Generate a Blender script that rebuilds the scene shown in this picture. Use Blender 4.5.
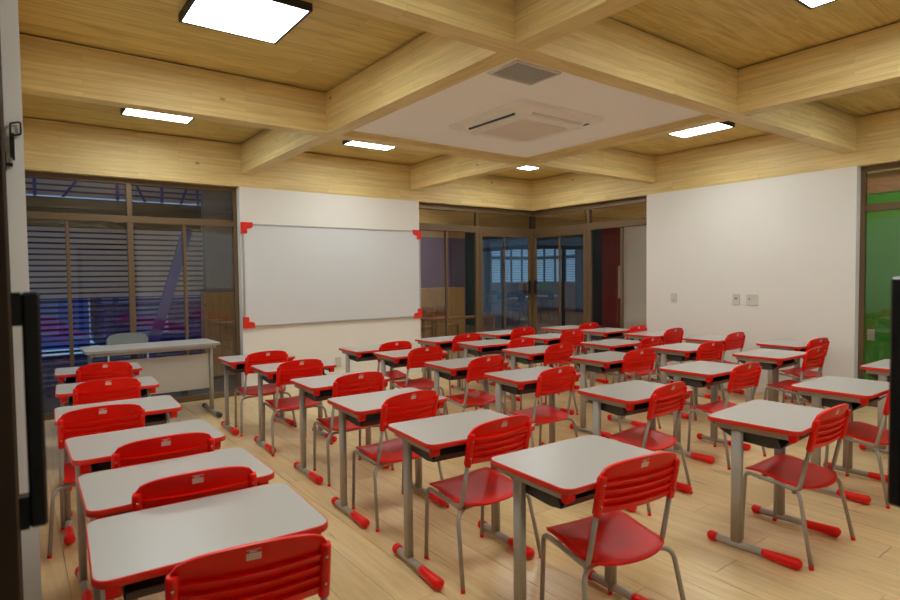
import bpy, math, random
from mathutils import Matrix, Vector
random.seed(7)
S = bpy.context.scene
for o in list(bpy.data.objects): bpy.data.objects.remove(o)
COL = S.collection
PI = math.pi

# ------------------------------------------------------------------ camera
def setup_camera():
    yaw, pit, rol = [math.radians(v) for v in (36.8432, -2.2574, -0.6768)]
    F = Vector((math.sin(yaw)*math.cos(pit), math.cos(yaw)*math.cos(pit), math.sin(pit)))
    R = Vector((math.cos(yaw), -math.sin(yaw), 0)); U = R.cross(F)
    R2 = R*math.cos(rol)+U*math.sin(rol); U2 = -R*math.sin(rol)+U*math.cos(rol)
    m = Matrix(((R2.x, U2.x, -F.x, -7.0304), (R2.y, U2.y, -F.y, -7.0553), (R2.z, U2.z, -F.z, 1.4029), (0, 0, 0, 1)))
    cd = bpy.data.cameras.new('camera'); co = bpy.data.objects.new('camera', cd); COL.objects.link(co)
    co.matrix_world = m
    cd.sensor_fit = 'HORIZONTAL'; cd.sensor_width = 36.0; cd.lens = 584.1929/900*36.0
    cd.clip_start = 0.02; cd.clip_end = 200
    cd.dof.use_dof = True; cd.dof.focus_distance = 4.2; cd.dof.aperture_fstop = 4.0
    S.camera = co
setup_camera()

# ------------------------------------------------------------------ world (blue dusk sky) and exposure
def setup_world():
    w = bpy.data.worlds.new('dusk_sky'); S.world = w; w.use_nodes = True
    nt = w.node_tree; nt.nodes.clear()
    tc = nt.nodes.new('ShaderNodeTexCoord'); sp = nt.nodes.new('ShaderNodeSeparateXYZ')
    rmp = nt.nodes.new('ShaderNodeValToRGB'); bg = nt.nodes.new('ShaderNodeBackground'); out = nt.nodes.new('ShaderNodeOutputWorld')
    nt.links.new(tc.outputs['Generated'], sp.inputs[0]); nt.links.new(sp.outputs[2], rmp.inputs[0])
    rmp.color_ramp.elements[0].position = 0.0; rmp.color_ramp.elements[0].color = (0.21, 0.38, 0.56, 1)
    rmp.color_ramp.elements[1].position = 0.5; rmp.color_ramp.elements[1].color = (0.04, 0.08, 0.38, 1)
    nt.links.new(rmp.outputs[0], bg.inputs[0]); bg.inputs[1].default_value = 0.9
    nt.links.new(bg.outputs[0], out.inputs[0])
setup_world()
S.cycles.diffuse_bounces = 8; S.cycles.max_bounces = 16; S.cycles.transparent_max_bounces = 16
S.view_settings.view_transform = 'Standard'; S.view_settings.look = 'None'
S.view_settings.exposure = 0.0; S.view_settings.gamma = 1.0; S.view_settings.use_curve_mapping = False
LAMP = 21.0          # ceiling panel emission
HALL_LAMP = 52.0

# ------------------------------------------------------------------ materials
MATS = {}
def nmat(name):
    m = bpy.data.materials.new(name); m.use_nodes = True; MATS[name] = m
    nt = m.node_tree; b = nt.nodes['Principled BSDF']
    return m, nt, b
def srgb(r, g, b):
    f = lambda c: (c/12.92 if c <= .04045 else ((c+.055)/1.055)**2.4)
    return (f(r/255), f(g/255), f(b/255), 1)
def plain(name, col, rough=.5, metal=0., bump=0., bscale=200., var=0.04, spec=.5):
    m, nt, b = nmat(name)
    b.inputs['Roughness'].default_value = rough; b.inputs['Metallic'].default_value = metal
    b.inputs['Specular IOR Level'].default_value = spec
    tc = nt.nodes.new('ShaderNodeTexCoord'); n = nt.nodes.new('ShaderNodeTexNoise')
    n.inputs['Scale'].default_value = bscale if bump else 6.; n.inputs['Detail'].default_value = 3
    nt.links.new(tc.outputs['Object'], n.inputs['Vector'])
    mx = nt.nodes.new('ShaderNodeMix'); mx.data_type = 'RGBA'
    mx.inputs[6].default_value = tuple(c*(1-var) for c in col[:3])+(1,)
    mx.inputs[7].default_value = tuple(min(1, c*(1+var)) for c in col[:3])+(1,)
    nt.links.new(n.outputs[0], mx.inputs[0]); nt.links.new(mx.outputs[2], b.inputs['Base Color'])
    if bump:
        bp = nt.nodes.new('ShaderNodeBump'); bp.inputs['Strength'].default_value = bump; bp.inputs['Distance'].default_value = .002
        nt.links.new(n.outputs[0], bp.inputs['Height']); nt.links.new(bp.outputs[0], b.inputs['Normal'])
    return m
def math_node(nt, op, a, b=None):
    n = nt.nodes.new('ShaderNodeMath'); n.operation = op
    for i, v in enumerate((a, b)):
        if v is None: continue
        if isinstance(v, (int, float)): n.inputs[i].default_value = v
        else: nt.links.new(v, n.inputs[i])
    return n.outputs[0]
def pine(name, axis, across, row, length, light, dark, rough=.55, rand=False, knots=True, tone=.16, jointdark=.8, gf=26.0, ga=1.3, dist=.6, crack=False, lo=.30, hi=.62):
    """softwood with long grain along `axis`, strips of height `row` stacked along `across`"""
    m, nt, b = nmat(name)
    tc = nt.nodes.new('ShaderNodeTexCoord'); sp = nt.nodes.new('ShaderNodeSeparateXYZ')
    nt.links.new(tc.outputs['Object'], sp.inputs[0])
    ix = 'xyz'.index
    al, ac = sp.outputs[ix(axis)], sp.outputs[ix(across)]
    third = sp.outputs[3-ix(axis)-ix(across)]
    if rand:
        oi = nt.nodes.new('ShaderNodeObjectInfo')
        al = math_node(nt, 'ADD', al, math_node(nt, 'MULTIPLY', oi.outputs['Random'], 37.0))
        ac2 = math_node(nt, 'ADD', ac, math_node(nt, 'MULTIPLY', oi.outputs['Random'], 11.0))
    else: ac2 = ac
    cb = nt.nodes.new('ShaderNodeCombineXYZ')
    nt.links.new(al, cb.inputs[0]); nt.links.new(ac2, cb.inputs[1])
    br = nt.nodes.new('ShaderNodeTexBrick'); nt.links.new(cb.outputs[0], br.inputs['Vector'])
    br.inputs['Scale'].default_value = 1.0; br.inputs['Brick Width'].default_value = length; br.inputs['Row Height'].default_value = row
    br.inputs['Mortar Size'].default_value = .0012 if not rand else 0.; br.inputs['Mortar Smooth'].default_value = .3; br.offset = .37; br.squash = 1
    br.inputs['Color1'].default_value = (0, 0, 0, 1); br.inputs['Color2'].default_value = (1, 1, 1, 1); br.inputs['Mortar'].default_value = (.25, .25, .25, 1)
    # grain
    mp = nt.nodes.new('ShaderNodeCombineXYZ')
    nt.links.new(math_node(nt, 'MULTIPLY', al, ga), mp.inputs[0])
    nt.links.new(math_node(nt, 'MULTIPLY', ac2, gf), mp.inputs[1])
    nt.links.new(math_node(nt, 'MULTIPLY', third, gf), mp.inputs[2])
    sep = nt.nodes.new('ShaderNodeSeparateColor'); nt.links.new(br.outputs['Color'], sep.inputs[0])
    off = nt.nodes.new('ShaderNodeVectorMath'); off.operation = 'ADD'
    cc = nt.nodes.new('ShaderNodeCombineXYZ'); nt.links.new(math_node(nt, 'MULTIPLY', sep.outputs[0], 53.0), cc.inputs[0])
    nt.links.new(mp.outputs[0], off.inputs[0]); nt.links.new(cc.outputs[0], off.inputs[1])
    n1 = nt.nodes.new('ShaderNodeTexNoise'); n1.inputs['Scale'].default_value = 1.6; n1.inputs['Detail'].default_value = 6; n1.inputs['Roughness'].default_value = .62; n1.inputs['Distortion'].default_value = dist
    nt.links.new(off.outputs[0], n1.inputs['Vector'])
    cr = nt.nodes.new('ShaderNodeValToRGB'); nt.links.new(n1.outputs[0], cr.inputs[0])
    cr.color_ramp.elements[0].position = lo; cr.color_ramp.elements[0].color = dark
    cr.color_ramp.elements[1].position = hi; cr.color_ramp.elements[1].color = light
    # tone per strip
    hs = nt.nodes.new('ShaderNodeHueSaturation'); nt.links.new(cr.outputs[0], hs.inputs['Color'])
    tonev = sep.outputs[0]
    if rand: tonev = oi.outputs['Random']
    nt.links.new(math_node(nt, 'ADD', math_node(nt, 'MULTIPLY', tonev, tone), 1.0-tone/2), hs.inputs['Value'])
    col = hs.outputs[0]
    if knots:
        kv = nt.nodes.new('ShaderNodeCombineXYZ')
        nt.links.new(math_node(nt, 'MULTIPLY', al, .55), kv.inputs[0]); nt.links.new(ac2, kv.inputs[1]); nt.links.new(third, kv.inputs[2])
        vo = nt.nodes.new('ShaderNodeTexVoronoi'); vo.inputs['Scale'].default_value = 3.2; nt.links.new(kv.outputs[0], vo.inputs['Vector'])
        kr = nt.nodes.new('ShaderNodeMapRange'); kr.inputs[1].default_value = .022; kr.inputs[2].default_value = .06; kr.inputs[3].default_value = 1.; kr.inputs[4].default_value = 0.
        nt.links.new(vo.outputs['Distance'], kr.inputs[0])
        kx = nt.nodes.new('ShaderNodeMix'); kx.data_type = 'RGBA'; nt.links.new(math_node(nt, 'MULTIPLY', kr.outputs[0], .75), kx.inputs[0])
        nt.links.new(col, kx.inputs[6]); kx.inputs[7].default_value = tuple(c*.22 for c in dark[:3])+(1,)
        col = kx.outputs[2]
    if crack:
        cv = nt.nodes.new('ShaderNodeCombineXYZ')
        nt.links.new(math_node(nt, 'MULTIPLY', al, 2.2), cv.inputs[0]); nt.links.new(math_node(nt, 'MULTIPLY', ac2, 9.0), cv.inputs[1])
        cn = nt.nodes.new('ShaderNodeTexNoise'); cn.inputs['Scale'].default_value = 1.0; cn.inputs['Detail'].default_value = 5; cn.inputs['Distortion'].default_value = 1.2
        nt.links.new(cv.outputs[0], cn.inputs['Vector'])
        cm = nt.nodes.new('ShaderNodeMapRange'); cm.inputs[1].default_value = .655; cm.inputs[2].default_value = .74; cm.inputs[3].default_value = 0.; cm.inputs[4].default_value = .7
        nt.links.new(cn.outputs[0], cm.inputs[0])
        cx = nt.nodes.new('ShaderNodeMix'); cx.data_type = 'RGBA'; nt.links.new(cm.outputs[0], cx.inputs[0]); nt.links.new(col, cx.inputs[6]); cx.inputs[7].default_value = tuple(c*.42 for c in dark[:3])+(1,)
        col = cx.outputs[2]
    # fine joint lines
    jx = nt.nodes.new('ShaderNodeMix'); jx.data_type = 'RGBA'; jx.blend_type = 'MULTIPLY'
    nt.links.new(br.outputs['Fac'], jx.inputs[0]); nt.links.new(col, jx.inputs[6]); jx.inputs[7].default_value = (jointdark,)*3+(1,)
    nt.links.new(jx.outputs[2], b.inputs['Base Color'])
    b.inputs['Roughness'].default_value = rough
    bp = nt.nodes.new('ShaderNodeBump'); bp.inputs['Strength'].default_value = .12; bp.inputs['Distance'].default_value = .002
    nt.links.new(n1.outputs[0], bp.inputs['Height']); nt.links.new(bp.outputs[0], b.inputs['Normal'])
    return m
def glass(name, tint, refl=1.0):
    m = bpy.data.materials.new(name); m.use_nodes = True; MATS[name] = m
    nt = m.node_tree; nt.nodes.clear()
    out = nt.nodes.new('ShaderNodeOutputMaterial'); mx = nt.nodes.new('ShaderNodeMixShader')
    tr = nt.nodes.new('ShaderNodeBsdfTransparent'); gl = nt.nodes.new('ShaderNodeBsdfGlossy'); geo = nt.nodes.new('ShaderNodeNewGeometry'); dt = nt.nodes.new('ShaderNodeVectorMath'); dt.operation = 'DOT_PRODUCT'
    tr.inputs[0].default_value = tint; gl.inputs['Roughness'].default_value = .0; gl.inputs[0].default_value = (.95, .97, 1, 1)
    nt.links.new(geo.outputs['Normal'], dt.inputs[0]); nt.links.new(geo.outputs['Incoming'], dt.inputs[1])
    om = math_node(nt, 'SUBTRACT', 1.0, math_node(nt, 'ABSOLUTE', dt.outputs['Value']))
    fres = math_node(nt, 'ADD', .043, math_node(nt, 'MULTIPLY', math_node(nt, 'POWER', om, 5.0), .957))
    nt.links.new(math_node(nt, 'MULTIPLY', fres, refl), mx.inputs[0])
    nt.links.new(tr.outputs[0], mx.inputs[1]); nt.links.new(gl.outputs[0], mx.inputs[2]); nt.links.new(mx.outputs[0], out.inputs[0])
    return m
def emit(name, col, st):
    m = bpy.data.materials.new(name); m.use_nodes = True; MATS[name] = m
    nt = m.node_tree; b = nt.nodes['Principled BSDF']; b.inputs['Base Color'].default_value = (.8, .8, .8, 1)
    b.inputs['Emission Color'].default_value = col; b.inputs['Emission Strength'].default_value = st
    return m

PL, PD = srgb(232, 208, 146), srgb(212, 184, 116)
pine('pine_beam_x', 'x', 'z', .042, 1.1, PL, PD)
pine('pine_beam_y', 'y', 'z', .042, 1.1, PL, PD)
pine('pine_deck', 'x', 'y', .60, 2.6, srgb(218, 193, 118), srgb(180, 150, 78), tone=.10, gf=11.0, ga=.9, dist=1.6, lo=.28, hi=.60)
pine('plank_oak', 'y', 'x', .5, 9., srgb(226, 200, 150), srgb(208, 178, 124), rough=.30, rand=True, knots=False, tone=.13, gf=13.0, ga=1.0, dist=1.4, crack=True)
pine('plywood', 'z', 'x', .6, 3., srgb(196, 158, 104), srgb(172, 132, 80), tone=.1)
pine('brown_wood', 'x', 'y', .5, 3., srgb(170, 128, 82), srgb(140, 100, 60), tone=.1)
plain('white_paint', srgb(230, 227, 219), .75, bump=.05, var=.012)
plain('ceiling_white', srgb(252, 249, 243), .8, var=.01)
plain('board_white', srgb(214, 216, 216), .28, var=.01)
plain('alu', srgb(190, 188, 184), .35, metal=.6)
plain('laminate', srgb(179, 177, 171), .34, var=.01, bump=.02, bscale=900)
plain('laminate_grey', srgb(200, 196, 190), .45, var=.01)
plain('red_plastic', srgb(236, 18, 4), .36, var=.03, spec=.35)
plain('red_edge', srgb(222, 40, 20), .4, var=.03)
plain('grey_steel', srgb(168, 160, 148), .38, var=.02)
plain('tray_plastic', srgb(66, 69, 69), .5, var=.05)
plain('dark_cap', srgb(62, 66, 72), .5)
plain('grey_plastic', srgb(120, 124, 122), .5)
plain('bronze_frame', srgb(112, 90, 64), .42, metal=.2)
plain('bronze_dark', srgb(66, 50, 36), .45, metal=.25)
plain('black_metal', srgb(16, 16, 16), .35)
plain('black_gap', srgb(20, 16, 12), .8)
plain('lamp_body', srgb(44, 42, 40), .5)
plain('plate_white', srgb(205, 203, 192), .4)
plain('slot_dark', srgb(60, 58, 54), .5)
plain('print_white', srgb(232, 205, 198), .5)
plain('rivet_steel', srgb(205, 195, 185), .25, metal=.8)
plain('ac_white', srgb(246, 240, 230), .45, var=.01)
plain('ac_grille', srgb(238, 228, 214), .6)
plain('vent_grey', srgb(226, 220, 212), .5)
plain('subfloor', srgb(70, 52, 34), .9)
plain('purple_paint', srgb(112, 88, 132), .8)
plain('maroon_paint', srgb(128, 26, 28), .8)
plain('green_paint', srgb(60, 160, 50), .8)
plain('hall_grey', srgb(120, 116, 112), .85)
plain('concrete_dark', srgb(70, 70, 72), .9, bump=.2, bscale=30)
plain('slat_metal', srgb(205, 200, 196), .36, metal=.45, bump=.5, bscale=26.)
plain('navy_steel_shade', srgb(34, 36, 84), .5)  # lower slats, and the painted shade strips in the upper slat gaps
plain('hall_floor', srgb(196, 168, 126), .4)
plain('blue_steel', srgb(58, 66, 150), .5)
plain('blue_facade', srgb(104, 124, 200), .8)
plain('pale_facade', srgb(150, 165, 205), .8)
plain('plum_facade', srgb(92, 70, 130), .8)
plain('dark_chair', srgb(40, 42, 46), .5)
plain('yellow_plastic', srgb(226, 160, 20), .4)
plain('green_plastic', srgb(110, 170, 30), .4)
plain('orange_panel', srgb(230, 110, 40), .6)
glass('glass_clear', (.95, .96, .97, 1), 1.25)
glass('glass_tint', (.94, .94, .93, 1), 1.25)
emit('lamp_glow', (.95, 1.0, .99, 1), LAMP)
emit('terrace_fill_glow', (1.0, .93, .84, 1), 10.0)
emit('far_fill_glow', (1.0, .86, .7, 1), 50.0)
emit('passage_fill_glow', (1.0, .95, .87, 1), 16.0)
emit('hall_glow', (1.0, .95, .87, 1), HALL_LAMP)

# ------------------------------------------------------------------ mesh helpers
class MB:
    def __init__(s): s.v = []; s.f = []; s.sm = []
    def add(s, vs, fs, smooth=False):
        o = len(s.v); s.v += [tuple(v) for v in vs]; s.f += [tuple(i+o for i in f) for f in fs]; s.sm += [smooth]*len(fs); return s
    def box(s, x0, x1, y0, y1, z0, z1):
        return s.add([(x0, y0, z0), (x1, y0, z0), (x1, y1, z0), (x0, y1, z0), (x0, y0, z1), (x1, y0, z1), (x1, y1, z1), (x0, y1, z1)],
                     [(3, 2, 1, 0), (4, 5, 6, 7), (0, 1, 5, 4), (1, 2, 6, 5), (2, 3, 7, 6), (3, 0, 4, 7)])
    def cbox(s, x0, x1, y0, y1, z0, z1, c=.002):
        """box with chamfered vertical/top/bottom edges"""
        def ring(d, z): return [(x0+d, y0+c, z), (x0+c, y0+d, z), (x1-c, y0+d, z), (x1-d, y0+c, z), (x1-d, y1-c, z), (x1-c, y1-d, z), (x0+c, y1-d, z), (x0+d, y1-c, z)]
        vs = ring(c*.999, z0)+ring(0, z0+c)+ring(0, z1-c)+ring(c*.999, z1)
        fs = [tuple(reversed(range(8))), tuple(range(24, 32))]
        for k in range(3):
            for i in range(8): j = (i+1) % 8; fs.append((k*8+i, k*8+j, k*8+8+j, k*8+8+i))
        return s.add(vs, fs)
    def prism(s, poly, axis, a0, a1, smooth=False):
        """extrude 2D polygon (ccw) along axis from a0 to a1. axis x: poly=(y,z); y: (x,z); z: (x,y)"""
        def P(p, a): return {'x': (a, p[0], p[1]), 'y': (p[0], a, p[1]), 'z': (p[0], p[1], a)}[axis]
        n = len(poly); vs = [P(p, a0) for p in poly]+[P(p, a1) for p in poly]
        fs = [tuple(reversed(range(n))), tuple(range(n, 2*n))]
        o = len(s.v); s.v += vs; s.f += [tuple(i+o for i in f) for f in fs]; s.sm += [False]*2
        for i in range(n): j = (i+1) % n; s.f.append((o+i, o+j, o+n+j, o+n+i)); s.sm.append(smooth)
        return s
    def tube(s, pts, r, n=10, cap=True):
        pts = [Vector(p) for p in pts]; rs = r if isinstance(r, (list, tuple)) else [r]*len(pts)
        vs = []; up = None
        for i, p in enumerate(pts):
            t = ((pts[i+1]-p).normalized() if i == 0 else (p-pts[i-1]).normalized() if i == len(pts)-1 else ((pts[i+1]-p).normalized()+(p-pts[i-1]).normalized()).normalized())
            if up is None:
                a = Vector((0, 0, 1)) if abs(t.z) < .9 else Vector((1, 0, 0)); up = t.cross(a).normalized()
            u = (up-t*up.dot(t)).normalized(); up = u; w = t.cross(u)
            vs += [p+(u*math.cos(2*PI*k/n)+w*math.sin(2*PI*k/n))*rs[i] for k in range(n)]
        fs = []
        for i in range(len(pts)-1):
            for k in range(n): j = (k+1) % n; fs.append((i*n+k, i*n+j, (i+1)*n+j, (i+1)*n+k))
        s.add(vs, fs, True)
        if cap:
            o = len(s.v)-len(vs); m = len(pts)-1
            s.f.append(tuple(o+k for k in reversed(range(n)))); s.f.append(tuple(o+m*n+k for k in range(n))); s.sm += [False, False]
        return s
    def mesh(s, name, mat):
        me = bpy.data.meshes.new(name); me.from_pydata(s.v, [], s.f); me.update()
        for p, q in zip(me.polygons, s.sm): p.use_smooth = q
        me.materials.append(MATS[mat]); return me
def bend(pts, r=.03, n=5):
    """polyline with rounded inner corners"""
    pts = [Vector(p) for p in pts]; out = [pts[0]]
    for i in range(1, len(pts)-1):
        a, b, c = pts[i-1], pts[i], pts[i+1]
        d = min(r, (a-b).length*.49, (c-b).length*.49)
        p0 = b+(a-b).normalized()*d; p2 = b+(c-b).normalized()*d
        for k in range(n+1):
            t = k/n; out.append(p0*(1-t)**2+b*2*t*(1-t)+p2*t*t)
    return out+[pts[-1]]
def rrect(x0, x1, y0, y1, r, n=5):
    out = []
    for cx, cy, a in ((x1-r, y1-r, 0), (x0+r, y1-r, 90), (x0+r, y0+r, 180), (x1-r, y0+r, 270)):
        for k in range(n+1):
            t = math.radians(a+90*k/n); out.append((cx+r*math.cos(t), cy+r*math.sin(t)))
    return out
def link(name, data, parent=None, loc=None):
    o = bpy.data.objects.new(name, data); COL.objects.link(o)
    if parent: o.parent = parent
    if loc: o.location = loc
    return o
def obj(name, mb, mat, parent=None, loc=None): return link(name, mb.mesh(name, mat), parent, loc)
def tag(o, label, cat, group=None):
    o['label'] = label; o['category'] = cat
    if group: o['group'] = group
    return o
def thing(name, label, cat, loc=(0, 0, 0), rz=0, group=None):
    o = link(name, None); o.location = loc; o.rotation_euler = (0, 0, rz); return tag(o, label, cat, group)
def struct(o): o['kind'] = 'structure'; return o
def sempty(name, loc=(0, 0, 0)): return struct(link(name, None, None, loc))
def copy_tree(o, parent=None):
    c = o.copy(); COL.objects.link(c); c.parent = parent
    for ch in o.children: copy_tree(ch, c)
    return c
def bx(name, mat, x0, x1, y0, y1, z0, z1, parent=None): return obj(name, MB().box(x0, x1, y0, y1, z0, z1), mat, parent)

# ------------------------------------------------------------------ room shell
XL, YN = -6.985, -6.92            # inner faces of left and near walls (far ones are x=0, y=0)
X1, X2, Y1, Y2 = -4.843, -2.285, -2.2145, -4.718
ZW, ZB, ZC = 2.50, 2.655, 3.01
TH = .20
def floor():
    fl = struct(bx('floor', 'subfloor', -7.3, .3, -7.3, .3, -.15, -.013))
    w, L, gap = .188, 1.33, .0016
    cache = {}
    def plank_mesh(l):
        k = round(l, 3)
        if k not in cache: cache[k] = MB().cbox(-w/2+gap/2, w/2-gap/2, -l/2+gap/2, l/2-gap/2, -.0129, 0, .0012).mesh('plank', 'plank_oak')
        return cache[k]
    x0 = -4.42
    while x0 > -7.25: x0 -= w
    x = x0; i = 0
    while x < .2:
        if abs(x+4.42) < .01: off = -5.638
        else: off = -5.638+L*((i*.381+.17*random.random()) % 1.0)
        y = off
        while y > -7.25: y -= L
        while y < .2:
            a, b = max(y, -7.25), min(y+L, .2)
            if b-a > .03: link('plank', plank_mesh(b-a), fl, (x+w/2, (a+b)/2, 0))
            y += L
        x += w; i += 1
floor()
def walls():
    w = struct(bx('wall_back', 'white_paint', X1, X2, 0, TH, 0, ZW))
    w = struct(bx('wall_right', 'white_paint', 0, TH, Y2, Y1, 0, ZW))
    w = struct(bx('wall_left', 'white_paint', XL-TH, XL, Y2, Y1, 0, ZW))
    w = struct(bx('wall_near', 'white_paint', X1, X2, YN-TH, YN, 0, ZW))
    struct(obj('baseboard_back', MB().prism([(0, 0), (-.012, 0), (-.012, .085), (-.009, .09), (0, .09)][::-1], 'x', X1, X2), 'white_paint'))
    struct(obj('baseboard_right', MB().prism([(0, 0), (0, .09), (-.009, .09), (-.012, .085), (-.012, 0)][::-1], 'y', Y2, Y1), 'white_paint'))
    struct(obj('baseboard_left', MB().box(XL, XL+.012, Y2, Y1, 0, .09), 'white_paint'))
    struct(obj('baseboard_near', MB().box(X1, X2, YN, YN+.012, 0, .09), 'white_paint'))
walls()
def ceiling():
    c = sempty('ceiling')
    g = .012
    xs = [(XL, -4.814), (-4.674, -2.432), (-2.292, 0)]; ys = [(YN, -4.705), (-4.565, -2.351), (-2.211, 0)]
    deck = {}
    for i, (xa, xb) in enumerate(xs):
        for j, (ya, yb) in enumerate(ys):
            bx('deck_panel', 'pine_deck', xa-.07, xb+.07, ya-.07, yb+.07, ZC, ZC+.10, c)
    zt = ZC-g
    for (ya, yb) in ((-2.351, -2.211), (-4.705, -4.565)):
        bx('beam', 'pine_beam_x', XL+.0005, -.0005, ya, yb, ZB, zt, c)
    for (xa, xb) in ((-4.814, -4.674), (-2.432, -2.292)):
        for (ya, yb) in ys: bx('beam', 'pine_beam_y', xa, xb, ya+.0008, yb-.0008, ZB, zt, c)
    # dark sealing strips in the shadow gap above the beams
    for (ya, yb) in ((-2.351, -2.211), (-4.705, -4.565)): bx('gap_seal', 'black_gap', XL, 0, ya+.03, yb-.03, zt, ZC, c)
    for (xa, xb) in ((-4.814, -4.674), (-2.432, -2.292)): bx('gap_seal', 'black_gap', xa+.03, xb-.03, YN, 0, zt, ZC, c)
    # perimeter beams
    bx('perimeter_beam', 'pine_beam_x', XL-TH, TH, 0, TH, ZW, zt, c)
    bx('perimeter_beam', 'pine_beam_y', 0, TH, YN-TH, -.0005, ZW, zt, c)
    bx('perimeter_beam', 'pine_beam_x', XL-TH, -.0005, YN-TH, YN, ZW, zt, c)
    bx('perimeter_beam', 'pine_beam_y', XL-TH, XL, YN+.0005, -.0005, ZW, zt, c)
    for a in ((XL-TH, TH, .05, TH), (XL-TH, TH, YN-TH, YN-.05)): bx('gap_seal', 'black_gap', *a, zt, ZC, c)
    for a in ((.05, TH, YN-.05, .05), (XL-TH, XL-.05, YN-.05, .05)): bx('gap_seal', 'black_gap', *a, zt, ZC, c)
    bx('white_panel', 'ceiling_white', -4.673, -2.433, -4.564, -2.352, 2.71, 2.735, c)
ceiling()

# ------------------------------------------------------------------ glazing
def bar(win, name, ax, c, depth, a0, a1, z0, z1, mat='bronze_frame'):
    """frame member; ax 'x': runs in plane y=c, spans x a0..a1; ax 'y': plane x=c, spans y a0..a1"""
    m = MB()
    if ax == 'x': m.cbox(a0, a1, c, c+depth, z0, z1, .003)
    else: m.cbox(c, c+depth, a0, a1, z0, z1, .003)
    return obj(name, m, mat, win)
def pane(win, ax, c, a0, a1, z0, z1, mat):
    m = MB()
    if ax == 'x': m.box(a0, a1, c, c+.006, z0, z1)
    else: m.box(c, c+.006, a0, a1, z0, z1)
    return obj('pane', m, mat, win)
def window(name, ax, c, a0, a1, mid, thin, gl, zt0=2.03, zt1=2.105, d=.05, end0=.045, end1=.045):
    """glazed bay: end posts, head, sill, transom, centre mullion, thin mullions below transom"""
    w = sempty(name)
    bar(w, 'side_post', ax, c, d, a0, a0+end0, 0, ZW); bar(w, 'side_post', ax, c, d, a1-end1, a1, 0, ZW)
    i0, i1 = a0+end0, a1-end1
    bar(w, 'head_rail', ax, c, d, i0, i1, ZW-.055, ZW); bar(w, 'sill_rail', ax, c, d, i0, i1, 0, .065)
    bar(w, 'transom', ax, c-.004, d+.004, i0, i1, zt0, zt1)
    bar(w, 'mullion', ax, c-.002, d, mid-.03, mid+.03, .065, zt0); bar(w, 'mullion', ax, c-.002, d, mid-.027, mid+.027, zt1, ZW-.055)
    for t in thin: bar(w, 'glazing_bar', ax, c+.006, d-.012, t-.017, t+.017, .065, zt0)
    edges = sorted([i0, i1, mid-.03, mid+.03]+[v for t in thin for v in (t-.017, t+.017)])
    gc = c+d*.5
    for k in range(0, len(edges), 2): pane(w, ax, gc, edges[k], edges[k+1], .065, zt0, gl)
    for p, q in ((i0, mid-.027), (mid+.027, i1)): pane(w, ax, gc, p, q, zt1, ZW-.055, gl)
    return w
GW = .10
window('window_1', 'x', GW, -7.12, X1, -5.985, (-6.557, -5.437), 'glass_clear')
# far corner glazing with the pair of corner doors
def corner_glazing(name, ax, c, end):
    s = end     # free end (e.g. -2.285); the other end is the corner at +.14
    w = sempty(name); d = .06
    bar(w, 'side_post', ax, c, d, s, s+.035, 0, ZW)
    cor = c-.002
    bar(w, 'head_rail', ax, c, d, s+.035, cor, ZW-.085, ZW)
    bar(w, 'transom', ax, c-.01, d+.01, s+.035, cor, 2.10, 2.20)
    bar(w, 'mullion', ax, c, d, -1.14, -1.09, 2.20, ZW-.085)
    bar(w, 'mullion', ax, c-.006, d, -1.155, -1.075, .05, 2.10)
    bar(w, 'sill_rail', ax, c, d, s+.035, -1.155, 0, .05)
    bar(w, 'glazing_bar', ax, c+.01, d-.02, -1.735, -1.70, .05, 2.10)
    g = c+.03
    for p, q in ((s+.035, -1.735), (-1.70, -1.155)): pane(w, ax, g, p, q, .05, 2.10, 'glass_tint')
    for p, q in ((s+.035, -1.14), (-1.09, cor)): pane(w, ax, g, p, q, 2.20, ZW-.085, 'glass_tint')
    return w
corner_glazing('window_2', 'x', .09, X2)
corner_glazing('window_3', 'y', .09, Y1)
def corner_post():
    p = struct(bx('trim_1', 'bronze_dark', .085, .16, .085, .16, 2.08, ZW))
corner_post()
def slide_door(name, ax, c, a0, a1, hand_at, gbar):
    w = sempty(name); d = .035
    bar(w, 'stile', ax, c, d, a0, a0+.055, .012, 2.10); bar(w, 'stile', ax, c, d, a1-.075, a1, .012, 2.10)
    bar(w, 'top_rail', ax, c, d, a0+.055, a1-.075, 2.045, 2.10); bar(w, 'bottom_rail', ax, c, d, a0+.055, a1-.075, .012, .09)
    bar(w, 'glazing_bar', ax, c+.005, d-.01, gbar-.016, gbar+.016, .09, 2.045)
    for p, q in ((a0+.055, gbar-.016), (gbar+.016, a1-.075)): pane(w, ax, c+.015, p, q, .09, 2.045, 'glass_tint')
    h = obj('door_handle', MB().cbox(*((hand_at-.022, hand_at+.022, c-.055, c-.03) if ax == 'x' else (c-.055, c-.03, hand_at-.022, hand_at+.022)), 1.10, 1.33, .004), 'black_metal', w)
    for z in (1.12, 1.28):
        obj('handle_mount', MB().box(*((hand_at-.012, hand_at+.012, c-.03, c) if ax == 'x' else (c-.03, c, hand_at-.012, hand_at+.012)), z, z+.03), 'black_metal', h)
    lk = MB().tube([(hand_at, c-.008, 1.03), (hand_at, c, 1.03)] if ax == 'x' else [(c-.008, hand_at, 1.03), (c, hand_at, 1.03)], .013, 12)
    obj('lock_cylinder', lk, 'black_metal', w)
    return w
slide_door('door_1', 'x', .075, -1.085, .075, -.035, -.555)
slide_door('door_2', 'y', .075, -1.085, .073, -.035, -.53)
# right-hand window bay beyond the right wall, left-wall and near-wall bays
window('window_4', 'y', GW, -7.12, Y2, -5.90, (-6.45, -5.33), 'glass_tint')
window('window_5', 'y', XL-.15, Y1, -.0, -1.1, (-1.65, -.55), 'glass_clear')
window('window_6', 'x', YN-.15, X2, -.0, -1.1, (-1.65, -.55), 'glass_clear')
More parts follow.
